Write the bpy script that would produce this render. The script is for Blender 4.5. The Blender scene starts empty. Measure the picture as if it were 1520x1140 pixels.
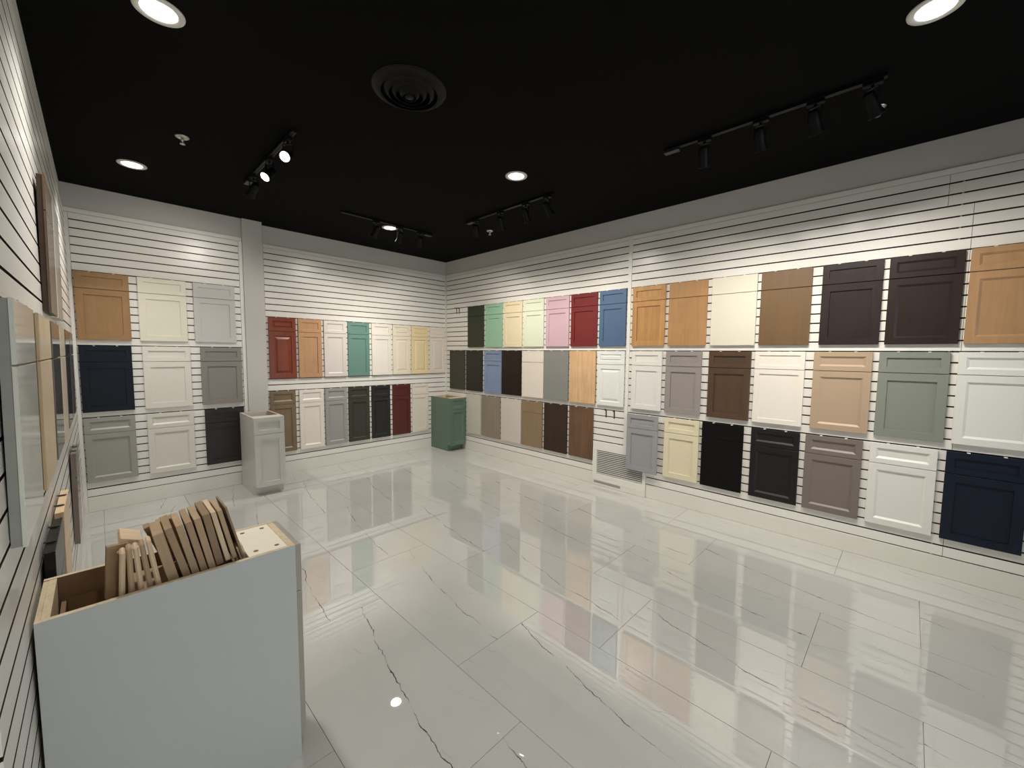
import bpy, bmesh, math, random
from mathutils import Vector, Matrix

random.seed(7)
S = bpy.context.scene
COL = S.collection

# ------------------------------------------------------------------ camera
H = 3.183                      # ceiling height
CAM = Vector((-4.3045, -5.8648, 1.6215))
yaw, pitch, roll = math.radians(45.526), math.radians(4.320), math.radians(0.522)
F = Vector((math.sin(yaw) * math.cos(pitch), math.cos(yaw) * math.cos(pitch), -math.sin(pitch)))
R = Vector((math.cos(yaw), -math.sin(yaw), 0))
U = R.cross(F)
R2 = math.cos(roll) * R + math.sin(roll) * U
U2 = -math.sin(roll) * R + math.cos(roll) * U
cam = bpy.data.cameras.new('camera')
cam.sensor_fit = 'HORIZONTAL'
cam.sensor_width = 36.0
cam.lens = 601.885 / 1520 * 36.0
cam.clip_start = 0.02
cam_o = bpy.data.objects.new('camera', cam)
M = Matrix.Identity(4)
for i in range(3):
    M[i][0], M[i][1], M[i][2], M[i][3] = R2[i], U2[i], -F[i], CAM[i]
cam_o.matrix_world = M
COL.objects.link(cam_o)
S.camera = cam_o

# ------------------------------------------------------------------ world, exposure, daylight through the shop front
world = bpy.data.worlds.new('overcast_sky')
S.world = world
world.use_nodes = True
bg = world.node_tree.nodes['Background']
bg.inputs['Color'].default_value = (0.84, 0.92, 1.0, 1)
bg.inputs['Strength'].default_value = 1.35
S.view_settings.view_transform = 'Standard'
S.view_settings.look = 'None'
S.view_settings.gamma = 1.0
S.view_settings.use_curve_mapping = False
S.view_settings.exposure = 0.95
S.cycles.use_denoising = True
S.cycles.max_bounces = 10
S.cycles.diffuse_bounces = 4
S.cycles.glossy_bounces = 5
S.cycles.sample_clamp_indirect = 1.5
S.cycles.use_adaptive_sampling = False
S.cycles.caustics_reflective = False
S.cycles.caustics_refractive = False

DOWNLIGHT_W = 6.0
SPOT_W = 31.0
WARM = (1.0, 0.935, 0.845)
NEUT = (1.0, 0.97, 0.92)

YF = -8.30                     # shop-front wall behind the camera
pl = bpy.data.lights.new('shop_front_portal', 'AREA')
pl.shape = 'RECTANGLE'
pl.size, pl.size_y = 3.5, 2.4
pl.cycles.is_portal = True
po = bpy.data.objects.new('shop_front_portal', pl)
po.location = (-2.2, YF + 0.02, 1.45)
po.rotation_euler = (math.radians(90), 0, 0)
COL.objects.link(po)

# ------------------------------------------------------------------ materials
def lin(c):
    out = []
    for v in c:
        v /= 255.0
        out.append(v / 12.92 if v <= 0.04045 else ((v + 0.055) / 1.055) ** 2.4)
    return out

_mats = {}
def base_mat(name, rgb, rough=0.5, spec=0.5, metal=0.0):
    m = bpy.data.materials.new(name)
    m.use_nodes = True
    b = m.node_tree.nodes['Principled BSDF']
    b.inputs['Base Color'].default_value = (*lin(rgb), 1)
    b.inputs['Roughness'].default_value = rough
    b.inputs['Specular IOR Level'].default_value = spec
    b.inputs['Metallic'].default_value = metal
    return m

def nd(m, kind, **kw):
    n = m.node_tree.nodes.new(kind)
    for k, v in kw.items():
        if k.startswith('i_'):
            key = k[2:]
            n.inputs[int(key) if key.isdigit() else key].default_value = v
        else:
            setattr(n, k, v)
    return n

def paint(rgb, rough=0.42, spec=0.5):
    """painted / lacquered surface with a very slight unevenness"""
    key = ('p', tuple(rgb), rough, spec)
    if key in _mats:
        return _mats[key]
    m = base_mat('paint_%d_%d_%d' % tuple(rgb), rgb, rough, spec)
    L = m.node_tree.links
    b = m.node_tree.nodes['Principled BSDF']
    tc = nd(m, 'ShaderNodeTexCoord')
    no = nd(m, 'ShaderNodeTexNoise', i_Scale=7.0, i_Detail=4.0)
    L.new(tc.outputs['Object'], no.inputs['Vector'])
    mr = nd(m, 'ShaderNodeMapRange')
    mr.inputs[3].default_value = rough - 0.05
    mr.inputs[4].default_value = rough + 0.06
    L.new(no.outputs['Fac'], mr.inputs[0])
    L.new(mr.outputs[0], b.inputs['Roughness'])
    _mats[key] = m
    return m

def wood(rgb, rough=0.4, contrast=0.25, scale=1.0, spec=0.5):
    """stained wood, grain along local z"""
    key = ('w', tuple(rgb), rough, contrast, scale, spec)
    if key in _mats:
        return _mats[key]
    m = base_mat('wood_%d_%d_%d' % tuple(rgb), rgb, rough, spec)
    L = m.node_tree.links
    b = m.node_tree.nodes['Principled BSDF']
    tc = nd(m, 'ShaderNodeTexCoord')
    oi = nd(m, 'ShaderNodeObjectInfo')
    add = nd(m, 'ShaderNodeVectorMath', operation='ADD')
    mulr = nd(m, 'ShaderNodeMath', operation='MULTIPLY', i_1=37.0)
    L.new(oi.outputs['Random'], mulr.inputs[0])
    L.new(tc.outputs['Object'], add.inputs[0])
    L.new(mulr.outputs[0], add.inputs[1])
    mp = nd(m, 'ShaderNodeMapping')
    mp.inputs['Scale'].default_value = (26 * scale, 26 * scale, 1.6 * scale)
    L.new(add.outputs[0], mp.inputs['Vector'])
    no = nd(m, 'ShaderNodeTexNoise', i_Scale=1.0, i_Detail=6.0, i_Roughness=0.65, i_Distortion=0.6)
    L.new(mp.outputs[0], no.inputs['Vector'])
    n2 = nd(m, 'ShaderNodeTexNoise', i_Scale=5.0, i_Detail=3.0)
    L.new(add.outputs[0], n2.inputs['Vector'])
    mixf = nd(m, 'ShaderNodeMath', operation='MULTIPLY_ADD', i_1=0.35, i_2=0.0)
    L.new(n2.outputs['Fac'], mixf.inputs[0])
    addf = nd(m, 'ShaderNodeMath', operation='MULTIPLY_ADD', i_1=0.65)
    L.new(no.outputs['Fac'], addf.inputs[0])
    L.new(mixf.outputs[0], addf.inputs[2])
    cr = nd(m, 'ShaderNodeValToRGB')
    c = lin(rgb)
    e = cr.color_ramp.elements
    e[0].position, e[1].position = 0.33, 0.67
    e[0].color = (*[v * (1 - contrast) for v in c], 1)
    e[1].color = (*[min(1, v * (1 + contrast * 0.8)) for v in c], 1)
    L.new(addf.outputs[0], cr.inputs[0])
    L.new(cr.outputs[0], b.inputs['Base Color'])
    bp = nd(m, 'ShaderNodeBump', i_Strength=0.05, i_Distance=0.001)
    L.new(no.outputs['Fac'], bp.inputs['Height'])
    L.new(bp.outputs[0], b.inputs['Normal'])
    _mats[key] = m
    return m

def emit(name, rgb, strength):
    m = bpy.data.materials.new(name)
    m.use_nodes = True
    nt = m.node_tree
    nt.nodes.remove(nt.nodes['Principled BSDF'])
    e = nt.nodes.new('ShaderNodeEmission')
    e.inputs['Color'].default_value = (*rgb, 1)
    e.inputs['Strength'].default_value = strength
    nt.links.new(e.outputs[0], nt.nodes['Material Output'].inputs['Surface'])
    return m

def plaster(rgb, rough=0.75, bump=0.15):
    m = base_mat('plaster', rgb, rough, 0.3)
    L = m.node_tree.links
    b = m.node_tree.nodes['Principled BSDF']
    tc = nd(m, 'ShaderNodeTexCoord')
    no = nd(m, 'ShaderNodeTexNoise', i_Scale=160.0, i_Detail=3.0)
    L.new(tc.outputs['Object'], no.inputs['Vector'])
    bp = nd(m, 'ShaderNodeBump', i_Strength=bump, i_Distance=0.001)
    L.new(no.outputs['Fac'], bp.inputs['Height'])
    L.new(bp.outputs[0], b.inputs['Normal'])
    return m

def marble():
    m = base_mat('polished_marble_tile', (226, 225, 218), 0.012, 0.5)
    m.node_tree.nodes['Principled BSDF'].inputs['IOR'].default_value = 2.4
    L = m.node_tree.links
    b = m.node_tree.nodes['Principled BSDF']
    tc = nd(m, 'ShaderNodeTexCoord')
    oi = nd(m, 'ShaderNodeObjectInfo')
    sep = nd(m, 'ShaderNodeSeparateXYZ')
    L.new(tc.outputs['Object'], sep.inputs[0])
    sc = nd(m, 'ShaderNodeSeparateColor')
    L.new(oi.outputs['Color'], sc.inputs[0])
    # per-tile shift of the noise
    sh = nd(m, 'ShaderNodeVectorMath', operation='SCALE')
    sh.inputs[0].default_value = (17.0, 31.0, 5.0)
    L.new(oi.outputs['Random'], sh.inputs['Scale'])
    pos = nd(m, 'ShaderNodeVectorMath', operation='ADD')
    L.new(tc.outputs['Object'], pos.inputs[0])
    L.new(sh.outputs[0], pos.inputs[1])
    def noise(scale, detail, rough=0.55):
        n = nd(m, 'ShaderNodeTexNoise', i_Scale=scale, i_Detail=detail, i_Roughness=rough)
        L.new(pos.outputs[0], n.inputs['Vector'])
        return n.outputs['Fac']
    def math_(op, a, c=None, d=None):
        n = nd(m, 'ShaderNodeMath', operation=op)
        for i, v in enumerate((a, c, d)):
            if v is None:
                continue
            if isinstance(v, (int, float)):
                n.inputs[i].default_value = v
            else:
                L.new(v, n.inputs[i])
        return n.outputs[0]
    u = sep.outputs['X']
    v = math_('MULTIPLY', sep.outputs['Y'], -1.0)
    wob = math_('ADD', math_('MULTIPLY', math_('SUBTRACT', noise(5, 3), 0.5), 0.07),
                math_('MULTIPLY', math_('SUBTRACT', noise(34, 4, 0.7), 0.5), 0.018))
    def vein(u0, k1, k2, width, lo, hi, nscale):
        cen = math_('ADD', math_('ADD', u0, math_('MULTIPLY', v, k1)), math_('MULTIPLY', math_('MULTIPLY', v, v), k2))
        d = math_('ABSOLUTE', math_('SUBTRACT', math_('ADD', u, wob), cen))
        vis = nd(m, 'ShaderNodeMapRange')
        L.new(noise(nscale, 3), vis.inputs[0])
        vis.inputs[1].default_value, vis.inputs[2].default_value = lo, hi
        w = math_('MULTIPLY', math_('ADD', vis.outputs[0], 0.25), width)
        x = nd(m, 'ShaderNodeMapRange')
        L.new(math_('DIVIDE', d, w), x.inputs[0])
        x.inputs[1].default_value, x.inputs[2].default_value = 0.3, 1.0
        x.inputs[3].default_value, x.inputs[4].default_value = 1.0, 0.0
        return math_('MULTIPLY', x.outputs[0], vis.outputs[0])
    # main vein: offset from object colour red, weight from green
    u0 = sc.outputs['Red']
    v1 = math_('MULTIPLY', vein(u0, -0.27, 0.085, 0.0026, 0.33, 0.58, 6.0), sc.outputs['Green'])
    v2 = math_('MULTIPLY', vein(math_('SUBTRACT', u0, 0.30), 0.30, 0.05, 0.0015, 0.45, 0.70, 4.0), 0.55)
    v3 = math_('MULTIPLY', vein(math_('ADD', u0, -0.10), -0.30, 0.2, 0.0014, 0.50, 0.72, 5.0), 0.5)
    v4 = math_('MULTIPLY', vein(math_('ADD', u0, -0.40), 0.08, 0.0, 0.0015, 0.55, 0.75, 5.0), 0.5)
    tot = math_('MINIMUM', math_('ADD', math_('ADD', v1, v2), math_('ADD', v3, v4)), 1.0)
    # soft clouding
    cl = nd(m, 'ShaderNodeMapRange')
    L.new(noise(2.2, 5), cl.inputs[0])
    cl.inputs[1].default_value, cl.inputs[2].default_value = 0.35, 0.75
    mix1 = nd(m, 'ShaderNodeMix', data_type='RGBA')
    mix1.inputs[6].default_value = (*lin((196, 195, 189)), 1)
    mix1.inputs[7].default_value = (*lin((189, 188, 182)), 1)
    L.new(cl.outputs[0], mix1.inputs[0])
    mix2 = nd(m, 'ShaderNodeMix', data_type='RGBA')
    mix2.inputs[7].default_value = (*lin((74, 72, 66)), 1)
    L.new(tot, mix2.inputs[0])
    L.new(mix1.outputs[2], mix2.inputs[6])
    L.new(mix2.outputs[2], b.inputs['Base Color'])
    bn = nd(m, 'ShaderNodeTexNoise', i_Scale=9.0, i_Detail=2.0)
    L.new(pos.outputs[0], bn.inputs['Vector'])
    bp = nd(m, 'ShaderNodeBump', i_Strength=0.012, i_Distance=0.002)
    L.new(bn.outputs['Fac'], bp.inputs['Height'])
    L.new(bp.outputs[0], b.inputs['Normal'])
    return m

M_SLAT = paint((232, 229, 222), 0.30, 0.5)
M_BOARD = base_mat('raw_slot_board', (52, 41, 32), 0.85, 0.15)
M_GREY = plaster((197, 194, 189))
M_TRIM = paint((230, 227, 220), 0.35)
M_BASE = paint((226, 223, 214), 0.35)
M_CEIL = plaster((3, 3, 3), 0.95, 0.3)
M_CEIL.node_tree.nodes['Principled BSDF'].inputs['Specular IOR Level'].default_value = 0.12
M_WHITEWALL = plaster((222, 222, 220), 0.6)
M_BLACK = paint((3, 3, 3), 0.5, 0.2)
M_BLACKG = paint((34, 34, 34), 0.3)
M_RING = paint((214, 212, 205), 0.45)
M_CHROME = base_mat('brushed_chrome', (196, 194, 190), 0.28, 0.5, 1.0)
M_CLIP = paint((236, 236, 232), 0.3)
M_HOOK = base_mat('dark_hook_metal', (52, 48, 44), 0.4, 0.5, 0.6)
M_GROUT = base_mat('grout', (160, 158, 150), 0.8, 0.2)
M_TILE = marble()
M_PLY = wood((206, 188, 156), 0.6, 0.22, 1.0, 0.3)
M_PLYI = wood((176, 150, 118), 0.55, 0.15, 0.8, 0.3)
M_DARKIN = wood((128, 102, 76), 0.55, 0.15, 0.8, 0.3)
M_LENS = emit('downlight_lens', (1.0, 0.95, 0.86), 4.0)
M_SPOTLENS = emit('spot_lens', (1.0, 0.86, 0.70), 5.0)
M_LENS.cycles.emission_sampling = 'NONE'
M_SPOTLENS.cycles.emission_sampling = 'NONE'
M_ALU = base_mat('dark_window_frame', (40, 40, 42), 0.35, 0.5, 0.8)

# ------------------------------------------------------------------ helpers
def link(name, me, mat, parent=None):
    o = bpy.data.objects.new(name, me)
    COL.objects.link(o)
    if mat is not None and me is not None and not me.materials:
        me.materials.append(mat)
    if parent is not None:
        o.parent = parent
    return o

def tag(o, label=None, cat=None, group=None, kind=None):
    if label:
        o['label'] = label
    if cat:
        o['category'] = cat
    if group:
        o['group'] = group
    if kind:
        o['kind'] = kind
    return o

def empty(name, loc=(0, 0, 0), rz=0.0):
    o = bpy.data.objects.new(name, None)
    o.empty_display_size = 0.1
    o.location = loc
    o.rotation_euler = (0, 0, rz)
    COL.objects.link(o)
    return o

def to_mesh(name, bm, smooth=False):
    bmesh.ops.recalc_face_normals(bm, faces=bm.faces)
    me = bpy.data.meshes.new(name)
    bm.to_mesh(me)
    bm.free()
    if smooth:
        for p in me.polygons:
            p.use_smooth = True
    return me

def add_box(bm, a, b, bev=0.0):
    cs = [(x, y, z) for x in (a[0], b[0]) for y in (a[1], b[1]) for z in (a[2], b[2])]
    vs = [bm.verts.new(c) for c in cs]
    fs = [bm.faces.new([vs[i] for i in f]) for f in ((0, 1, 3, 2), (4, 6, 7, 5), (0, 4, 5, 1), (2, 3, 7, 6), (0, 2, 6, 4), (1, 5, 7, 3))]
    if bev:
        es = list({e for f in fs for e in f.edges})
        bmesh.ops.bevel(bm, geom=es, offset=bev, segments=1, affect='EDGES')

def box_me(name, a, b, bev=0.0):
    a, b = [min(p, q) for p, q in zip(a, b)], [max(p, q) for p, q in zip(a, b)]
    bm = bmesh.new()
    add_box(bm, a, b, bev)
    return to_mesh(name, bm)

def box(name, a, b, mat, parent=None, bev=0.0):
    return link(name, box_me(name, a, b, bev), mat, parent)

def lathe_me(name, prof, n=32, smooth=True, close=False):
    """prof: list of (radius, z); revolve about z"""
    bm = bmesh.new()
    rings = []
    for r, z in prof:
        if r < 1e-6:
            rings.append([bm.verts.new((0, 0, z))])
        else:
            rings.append([bm.verts.new((r * math.cos(2 * math.pi * k / n), r * math.sin(2 * math.pi * k / n), z)) for k in range(n)])
    pairs = list(zip(rings, rings[1:]))
    if close:
        pairs.append((rings[-1], rings[0]))
    for p, q in pairs:
        for k in range(n):
            k2 = (k + 1) % n
            if len(p) == 1 and len(q) == 1:
                continue
            if len(p) == 1:
                bm.faces.new((p[0], q[k], q[k2]))
            elif len(q) == 1:
                bm.faces.new((p[k], p[k2], q[0]))
            else:
                bm.faces.new((p[k], p[k2], q[k2], q[k]))
    me = to_mesh(name, bm, smooth)
    return me

# ------------------------------------------------------------------ room shell
XL = -4.490                    # painted plane of the left wall
XS = -4.472                    # slat face of the left wall
YBL = -0.110                   # painted plane of the back wall left of the pillar
T = 0.10                       # wall thickness

ceiling = tag(box('ceiling', (XL - T, YF - T, H), (T, T, H + 0.1), M_CEIL), 'flat matte black ceiling over the whole showroom', kind='structure')
floor = tag(box('floor', (XL - T, YF - T, -0.12), (T, T, -0.012), M_GROUT), 'polished white marble tile floor with thin dark veins', kind='structure')

wall_back = tag(box('wall_back', (-2.95, 0.0, -0.1), (T, T, H), M_GREY), 'grey painted back wall with white slatwall right of the pillar', kind='structure')
bm = bmesh.new()
add_box(bm, (XL - T, YBL, -0.1), (-2.96, T, H))
wall_back_l = tag(link('wall_back_left', to_mesh('wall_back_left', bm), M_GREY), 'grey painted back wall with white slatwall left of the pillar', kind='structure')
tag(box('wall_pillar', (-3.05, -0.14, -0.1), (-2.84, -0.001, H), M_GREY, bev=0.003), 'square grey painted pillar standing against the back wall', kind='structure')
wall_right = tag(box('wall_right', (0.0, YF - T, -0.1), (T, T, H), M_GREY), 'long right wall clad in white slatwall under a grey band', kind='structure')
wall_left = tag(box('wall_left', (XL - T, YF - T, -0.1), (XL, T, H), M_WHITEWALL), 'left wall clad in white slatwall beside the open cabinet', kind='structure')

# shop front behind the camera
bm = bmesh.new()
wx0, wx1, wz0, wz1 = -3.95, -0.45, 0.25, 2.65
add_box(bm, (XL, YF - T, -0.1), (wx0, YF, H))
add_box(bm, (wx1, YF - T, -0.1), (0, YF, H))
add_box(bm, (wx0, YF - T, -0.1), (wx1, YF, wz0))
add_box(bm, (wx0, YF - T, wz1), (wx1, YF, H))
tag(link('wall_front', to_mesh('wall_front', bm), M_WHITEWALL), 'white front wall around the wide shop window', kind='structure')
M_GLASS = bpy.data.materials.new('window_glass')
M_GLASS.use_nodes = True
nt = M_GLASS.node_tree
nt.nodes.remove(nt.nodes['Principled BSDF'])
tr = nt.nodes.new('ShaderNodeBsdfTransparent')
gl = nt.nodes.new('ShaderNodeBsdfGlossy')
gl.inputs['Roughness'].default_value = 0.02
fr = nt.nodes.new('ShaderNodeFresnel')
mx = nt.nodes.new('ShaderNodeMixShader')
nt.links.new(fr.outputs[0], mx.inputs[0])
nt.links.new(tr.outputs[0], mx.inputs[1])
nt.links.new(gl.outputs[0], mx.inputs[2])
nt.links.new(mx.outputs[0], nt.nodes['Material Output'].inputs['Surface'])
win = tag(empty('window_1', (0, YF, 0)), 'wide shop window with dark metal frame in the front wall', kind='structure')
bm = bmesh.new()
for x in (wx0, -2.8, -1.65, wx1 - 0.05):
    add_box(bm, (x, -0.08, wz0), (x + 0.05, -0.03, wz1))
for z in (wz0, wz1 - 0.05):
    add_box(bm, (wx0, -0.079, z), (wx1, -0.031, z + 0.05))
link('window_frame', to_mesh('window_frame', bm), M_ALU, win)
for x0, x1 in ((wx0 + .05, -2.8), (-2.75, -1.65), (-1.6, wx1 - .05)):
    box('pane', (x0, -0.06, wz0 + .05), (x1, -0.05, wz1 - .05), M_GLASS, win)

# ------------------------------------------------------------------ floor tiles
TW, TL, GAP = 0.6335, 1.27, 0.0019
tile_me = {}
def tile_mesh(w, l):
    key = (round(w, 3), round(l, 3))
    if key not in tile_me:
        bm = bmesh.new()
        add_box(bm, (GAP / 2, -l + GAP / 2, -0.012), (w - GAP / 2, -GAP / 2, 0.0), 0.0008)
        tile_me[key] = to_mesh('tile', bm)
    return tile_me[key]
xj = [0.095, -0.5385, -1.172, -1.8055, -2.439, -3.0725, -3.706, -4.3395, -4.973]
for i in range(8):
    x1, x0 = xj[i], xj[i + 1]
    off = -4.280 if i % 2 == 0 else -4.728
    k = 4
    while True:
        y1 = off + TL * k           # far edge
        y0 = y1 - TL
        k -= 1
        if y0 > 0:
            continue
        if y1 < YF:
            break
        cx0, cx1 = max(x0, XL), min(x1, 0.0)
        cy0, cy1 = max(y0, YF), min(y1, 0.0)
        if cx1 - cx0 < 0.02 or cy1 - cy0 < 0.02:
            continue
        o = link('tile', tile_mesh(cx1 - cx0, cy1 - cy0), M_TILE, floor)
        o.location = (cx0, cy1, 0)
        ju = random.uniform(-0.05, 0.02)
        wgt = 1.0
        if i == 1:
            ju -= 0.15
        if i == 0:
            wgt = 0.6
        o.color = (0.53 + ju, wgt, 0, 1)

# ------------------------------------------------------------------ slatwall
PITCH, Z0, NG, GR = 0.0792, 2.850, 34, 0.0105
def groove_z(n):
    return Z0 - PITCH * n

def slatwall(parent, axis, face, depth, a0, a1, zs, top, bottom, groove, limits=None, bevel=0.0006):
    """slats run along `axis` from a0 to a1; `face` is the front coordinate, depth the slat thickness (signed to the wall)"""
    me_cache = {}
    def B(name, lo, hi, z0, z1, f, d, bev=bevel):
        key = (round(hi - lo, 3), round(z1 - z0, 4), d)
        if key not in me_cache:
            if axis == 'x':
                me_cache[key] = box_me(name, (0, 0, 0), (hi - lo, d, z1 - z0), bev)
            else:
                me_cache[key] = box_me(name, (0, 0, 0), (d, hi - lo, z1 - z0), bev)
            me = me_cache[key]
            me.materials.append(M_SLAT)
            me.materials.append(M_BOARD)
            for p in me.polygons:
                if abs(p.normal.z) > 0.9:
                    p.material_index = 1
        o = link(name, me_cache[key], M_SLAT, parent)
        o.location = (lo, f, z0) if axis == 'x' else (f, lo, z0)
        return o
    edges = [top] + list(zs) + [bottom]
    for n in range(len(edges) - 1):
        zt = edges[n] - (groove / 2 if n > 0 else 0.001)
        zb = edges[n + 1] + (groove / 2 if n < len(edges) - 2 else 0.003)
        lo, hi = a0, a1
        if limits:
            lo, hi = limits((zt + zb) / 2, a0, a1)
        if hi - lo < 0.01:
            continue
        B('slat', lo, hi, zb, zt, face, depth)
    # raw board that shows inside the slots
    m = depth
    if axis == 'x':
        o = box('slot_board', (a0, face + m, bottom - 0.012), (a1, face + m * 1.18, top), M_BOARD, parent)
    else:
        o = box('slot_board', (face + m, a0, bottom - 0.012), (face + m * 1.18, a1, top), M_BOARD, parent)
    return o

ZS = [groove_z(n) for n in range(NG)]
TOPZ, BOTZ = 2.912, 0.157
# back wall right of pillar
slatwall(wall_back, 'x', -0.012, 0.010, -2.80, -0.022, ZS, TOPZ, BOTZ, GR)
# back wall left of pillar
slatwall(wall_back_l, 'x', YBL - 0.012, 0.010, -4.445, -3.09, ZS, TOPZ, BOTZ, GR)
# right wall, far section
def lim_far(z, a0, a1):
    if z < 0.53:
        return -3.092, a1
    return a0, a1
slatwall(wall_right, 'y', -0.012, 0.010, -3.503, -0.03, ZS, TOPZ, BOTZ, GR, lim_far)
def lim_mid(z, a0, a1):
    lo = -5.985 if z > 2.69 else -6.112
    return lo, (-3.797 if z < 0.53 else a1)
slatwall(wall_right, 'y', -0.012, 0.010, -6.05, -3.545, ZS, TOPZ, BOTZ, GR, lim_mid)
def lim_near(z, a0, a1):
    return a0, (-5.9875 if z > 2.69 else -6.1145)
slatwall(wall_right, 'y', -0.012, 0.010, YF + 0.03, -6.06, ZS, TOPZ, BOTZ, GR, lim_near)
# left wall
ZL = [1.833 + 0.084 * k for k in range(12, -20, -1)]
slatwall(wall_left, 'y', XS, -0.012, -4.65, -0.16, ZL, 2.93, 0.16, GR, None, 0.0)

# trims and baseboards
tn = [0]
def trim(a, b, label, mat=None):
    tn[0] += 1
    return tag(box('trim_%d' % tn[0], a, b, mat or M_TRIM, bev=0.0015), label, kind='structure')
trim((-2.80, -0.014, TOPZ + 0.003), (-0.022, -0.001, 2.956), 'thin white top trim of the back wall slatwall right of pillar')
trim((-4.48, YBL - 0.014, TOPZ + 0.003), (-3.053, YBL - 0.001, 2.956), 'thin white top trim of the slatwall left of pillar')
trim((-0.014, YF + 0.03, TOPZ + 0.003), (-0.001, -0.03, 2.956), 'thin white top trim along the right wall slatwall')
trim((-0.022, -0.022, 0.0), (-0.001, -0.001, 2.956), 'white vertical trim in the back right corner')
trim((-0.020, -3.545, 0.53), (-0.001, -3.503, 2.956), 'white vertical divider strip between right wall slatwall sections')
trim((-4.488, YBL - 0.016, 0.0), (-4.447, YBL - 0.001, TOPZ), 'white vertical trim in the back left corner')
trim((-3.088, YBL - 0.016, 0.0), (-3.052, YBL - 0.001, TOPZ), 'white vertical trim beside the grey pillar')
trim((-2.838, -0.014, 0.0), (-2.802, -0.001, 2.956), 'white vertical trim right of the grey pillar')
trim((-4.489, -0.158, 0.0), (XS - 0.001, -0.128, 2.93), 'white vertical end trim of the left wall slatwall')
def basebd(name, a, b, label):
    return tag(box(name, a, b, M_BASE, bev=0.0015), label, kind='structure')
basebd('baseboard_back', (-2.80, -0.0135, 0.001), (-0.023, -0.001, BOTZ - 0.005), 'white baseboard under the back wall right of pillar')
basebd('baseboard_back_left', (-4.446, YBL - 0.0135, 0.001), (-3.09, YBL - 0.001, BOTZ - 0.005), 'white baseboard under the back wall left of pillar')
basebd('baseboard_right', (-0.0135, -3.092, 0.001), (-0.0025, -0.03, BOTZ - 0.005), 'white baseboard under the far right wall')
basebd('baseboard_right_near', (-0.0135, YF + 0.03, 0.001), (-0.0025, -3.797, BOTZ - 0.005), 'white baseboard under the near right wall')
basebd('baseboard_left', (XL + 0.001, -4.65, 0.001), (XS + 0.001, -0.16, 0.157), 'white baseboard under the left wall')

# ------------------------------------------------------------------ door samples
_pan = {}
def frame_mesh(w, h, t, fw, step, d):
    key = ('f', w, h, t, fw, step, d)
    if key in _pan:
        return _pan[key]
    b = 0.0018
    loops = [(0, 0), (0, -t + b), (b, -t), (fw, -t), (fw + step, -t + d), (fw + step, 0)]
    bm = bmesh.new()
    L = []
    for ins, y in loops:
        L.append([bm.verts.new(c) for c in ((-w / 2 + ins, y, ins), (w / 2 - ins, y, ins), (w / 2 - ins, y, h - ins), (-w / 2 + ins, y, h - ins))])
    for p, q in zip(L, L[1:] + L[:1]):
        for k in range(4):
            bm.faces.new((p[k], p[(k + 1) % 4], q[(k + 1) % 4], q[k]))
    _pan[key] = to_mesh('door_frame', bm)
    return _pan[key]

def panel_mesh(w, h, prof):
    """solid panel: prof = list of (inset, y) from the outer back loop to the inner front loop"""
    key = ('p', w, h, tuple(prof))
    if key in _pan:
        return _pan[key]
    bm = bmesh.new()
    L = []
    for ins, y in prof:
        L.append([bm.verts.new(c) for c in ((-w / 2 + ins, y, ins), (w / 2 - ins, y, ins), (w / 2 - ins, y, h - ins), (-w / 2 + ins, y, h - ins))])
    for p, q in zip(L, L[1:]):
        for k in range(4):
            bm.faces.new((p[k], p[(k + 1) % 4], q[(k + 1) % 4], q[k]))
    bm.faces.new(L[0][::-1])
    bm.faces.new(L[-1])
    _pan[key] = to_mesh('panel', bm)
    return _pan[key]

STY = {  # frame width, step, recess, centre profile
    'shaker': (0.056, 0.0012, 0.0105, None),
    'slim': (0.042, 0.0012, 0.008, None),
    'bevel': (0.048, 0.015, 0.0115, None),
    'raised': (0.050, 0.005, 0.009, 'raised'),
    'raisedwide': (0.058, 0.006, 0.010, 'raised'),
}
def front(name, w, h, z, style, mat, parent, t=0.019, y=0.0, glaze=None):
    """one cabinet front (door or drawer front) standing at local z, back at local y"""
    w, h = round(w, 4), round(h, 4)
    if style == 'slab':
        b = 0.0016
        o = link(name, panel_mesh(w, h, ((0, 0), (0, -t + b), (b, -t))), None, parent)
    else:
        fw, step, d, cen = STY[style]
        if h < 0.25:
            fw *= 0.80
        o = link(name, frame_mesh(w, h, t, round(fw, 4), step, d), None, parent)
        e = fw + step - 0.0005
        pw, ph = round(w - 2 * e, 4), round(h - 2 * e, 4)
        yy = -t + d
        if cen == 'raised':
            r1, r2 = (0.010, 0.034) if h > 0.25 else (0.006, 0.018)
            prof = ((0, -0.002), (0, yy), (r1, yy), (r2, yy - d * 0.85), (r2 + 0.001, yy - d * 0.9))
        else:
            prof = ((0, -0.002), (0, yy))
        c = link('center_panel', panel_mesh(pw, ph, prof), None, o)
        c.location = (0, 0, round(e, 4))
        set_mat(c, glaze or mat)
    set_mat(o, mat)
    o.location = (0, y, z)
    return o

def set_mat(o, mat):
    """shared mesh data: material slot lives on the object"""
    if not o.data.materials:
        o.data.materials.append(None)
    o.material_slots[0].link = 'OBJECT'
    o.material_slots[0].material = mat

CLIP = None
def clip_mesh():
    global CLIP
    if CLIP is None:
        bm = bmesh.new()
        add_box(bm, (-0.008, -0.0265, 0.002), (0.008, -0.0238, 0.0065), 0.0006)   # lip over the front edge
        add_box(bm, (-0.008, -0.0260, 0.004), (0.008, 0.004, 0.0068))          # bridge over the top
        CLIP = to_mesh('hanging_clip', bm)
        CLIP.materials.append(M_CLIP)
    return CLIP

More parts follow.
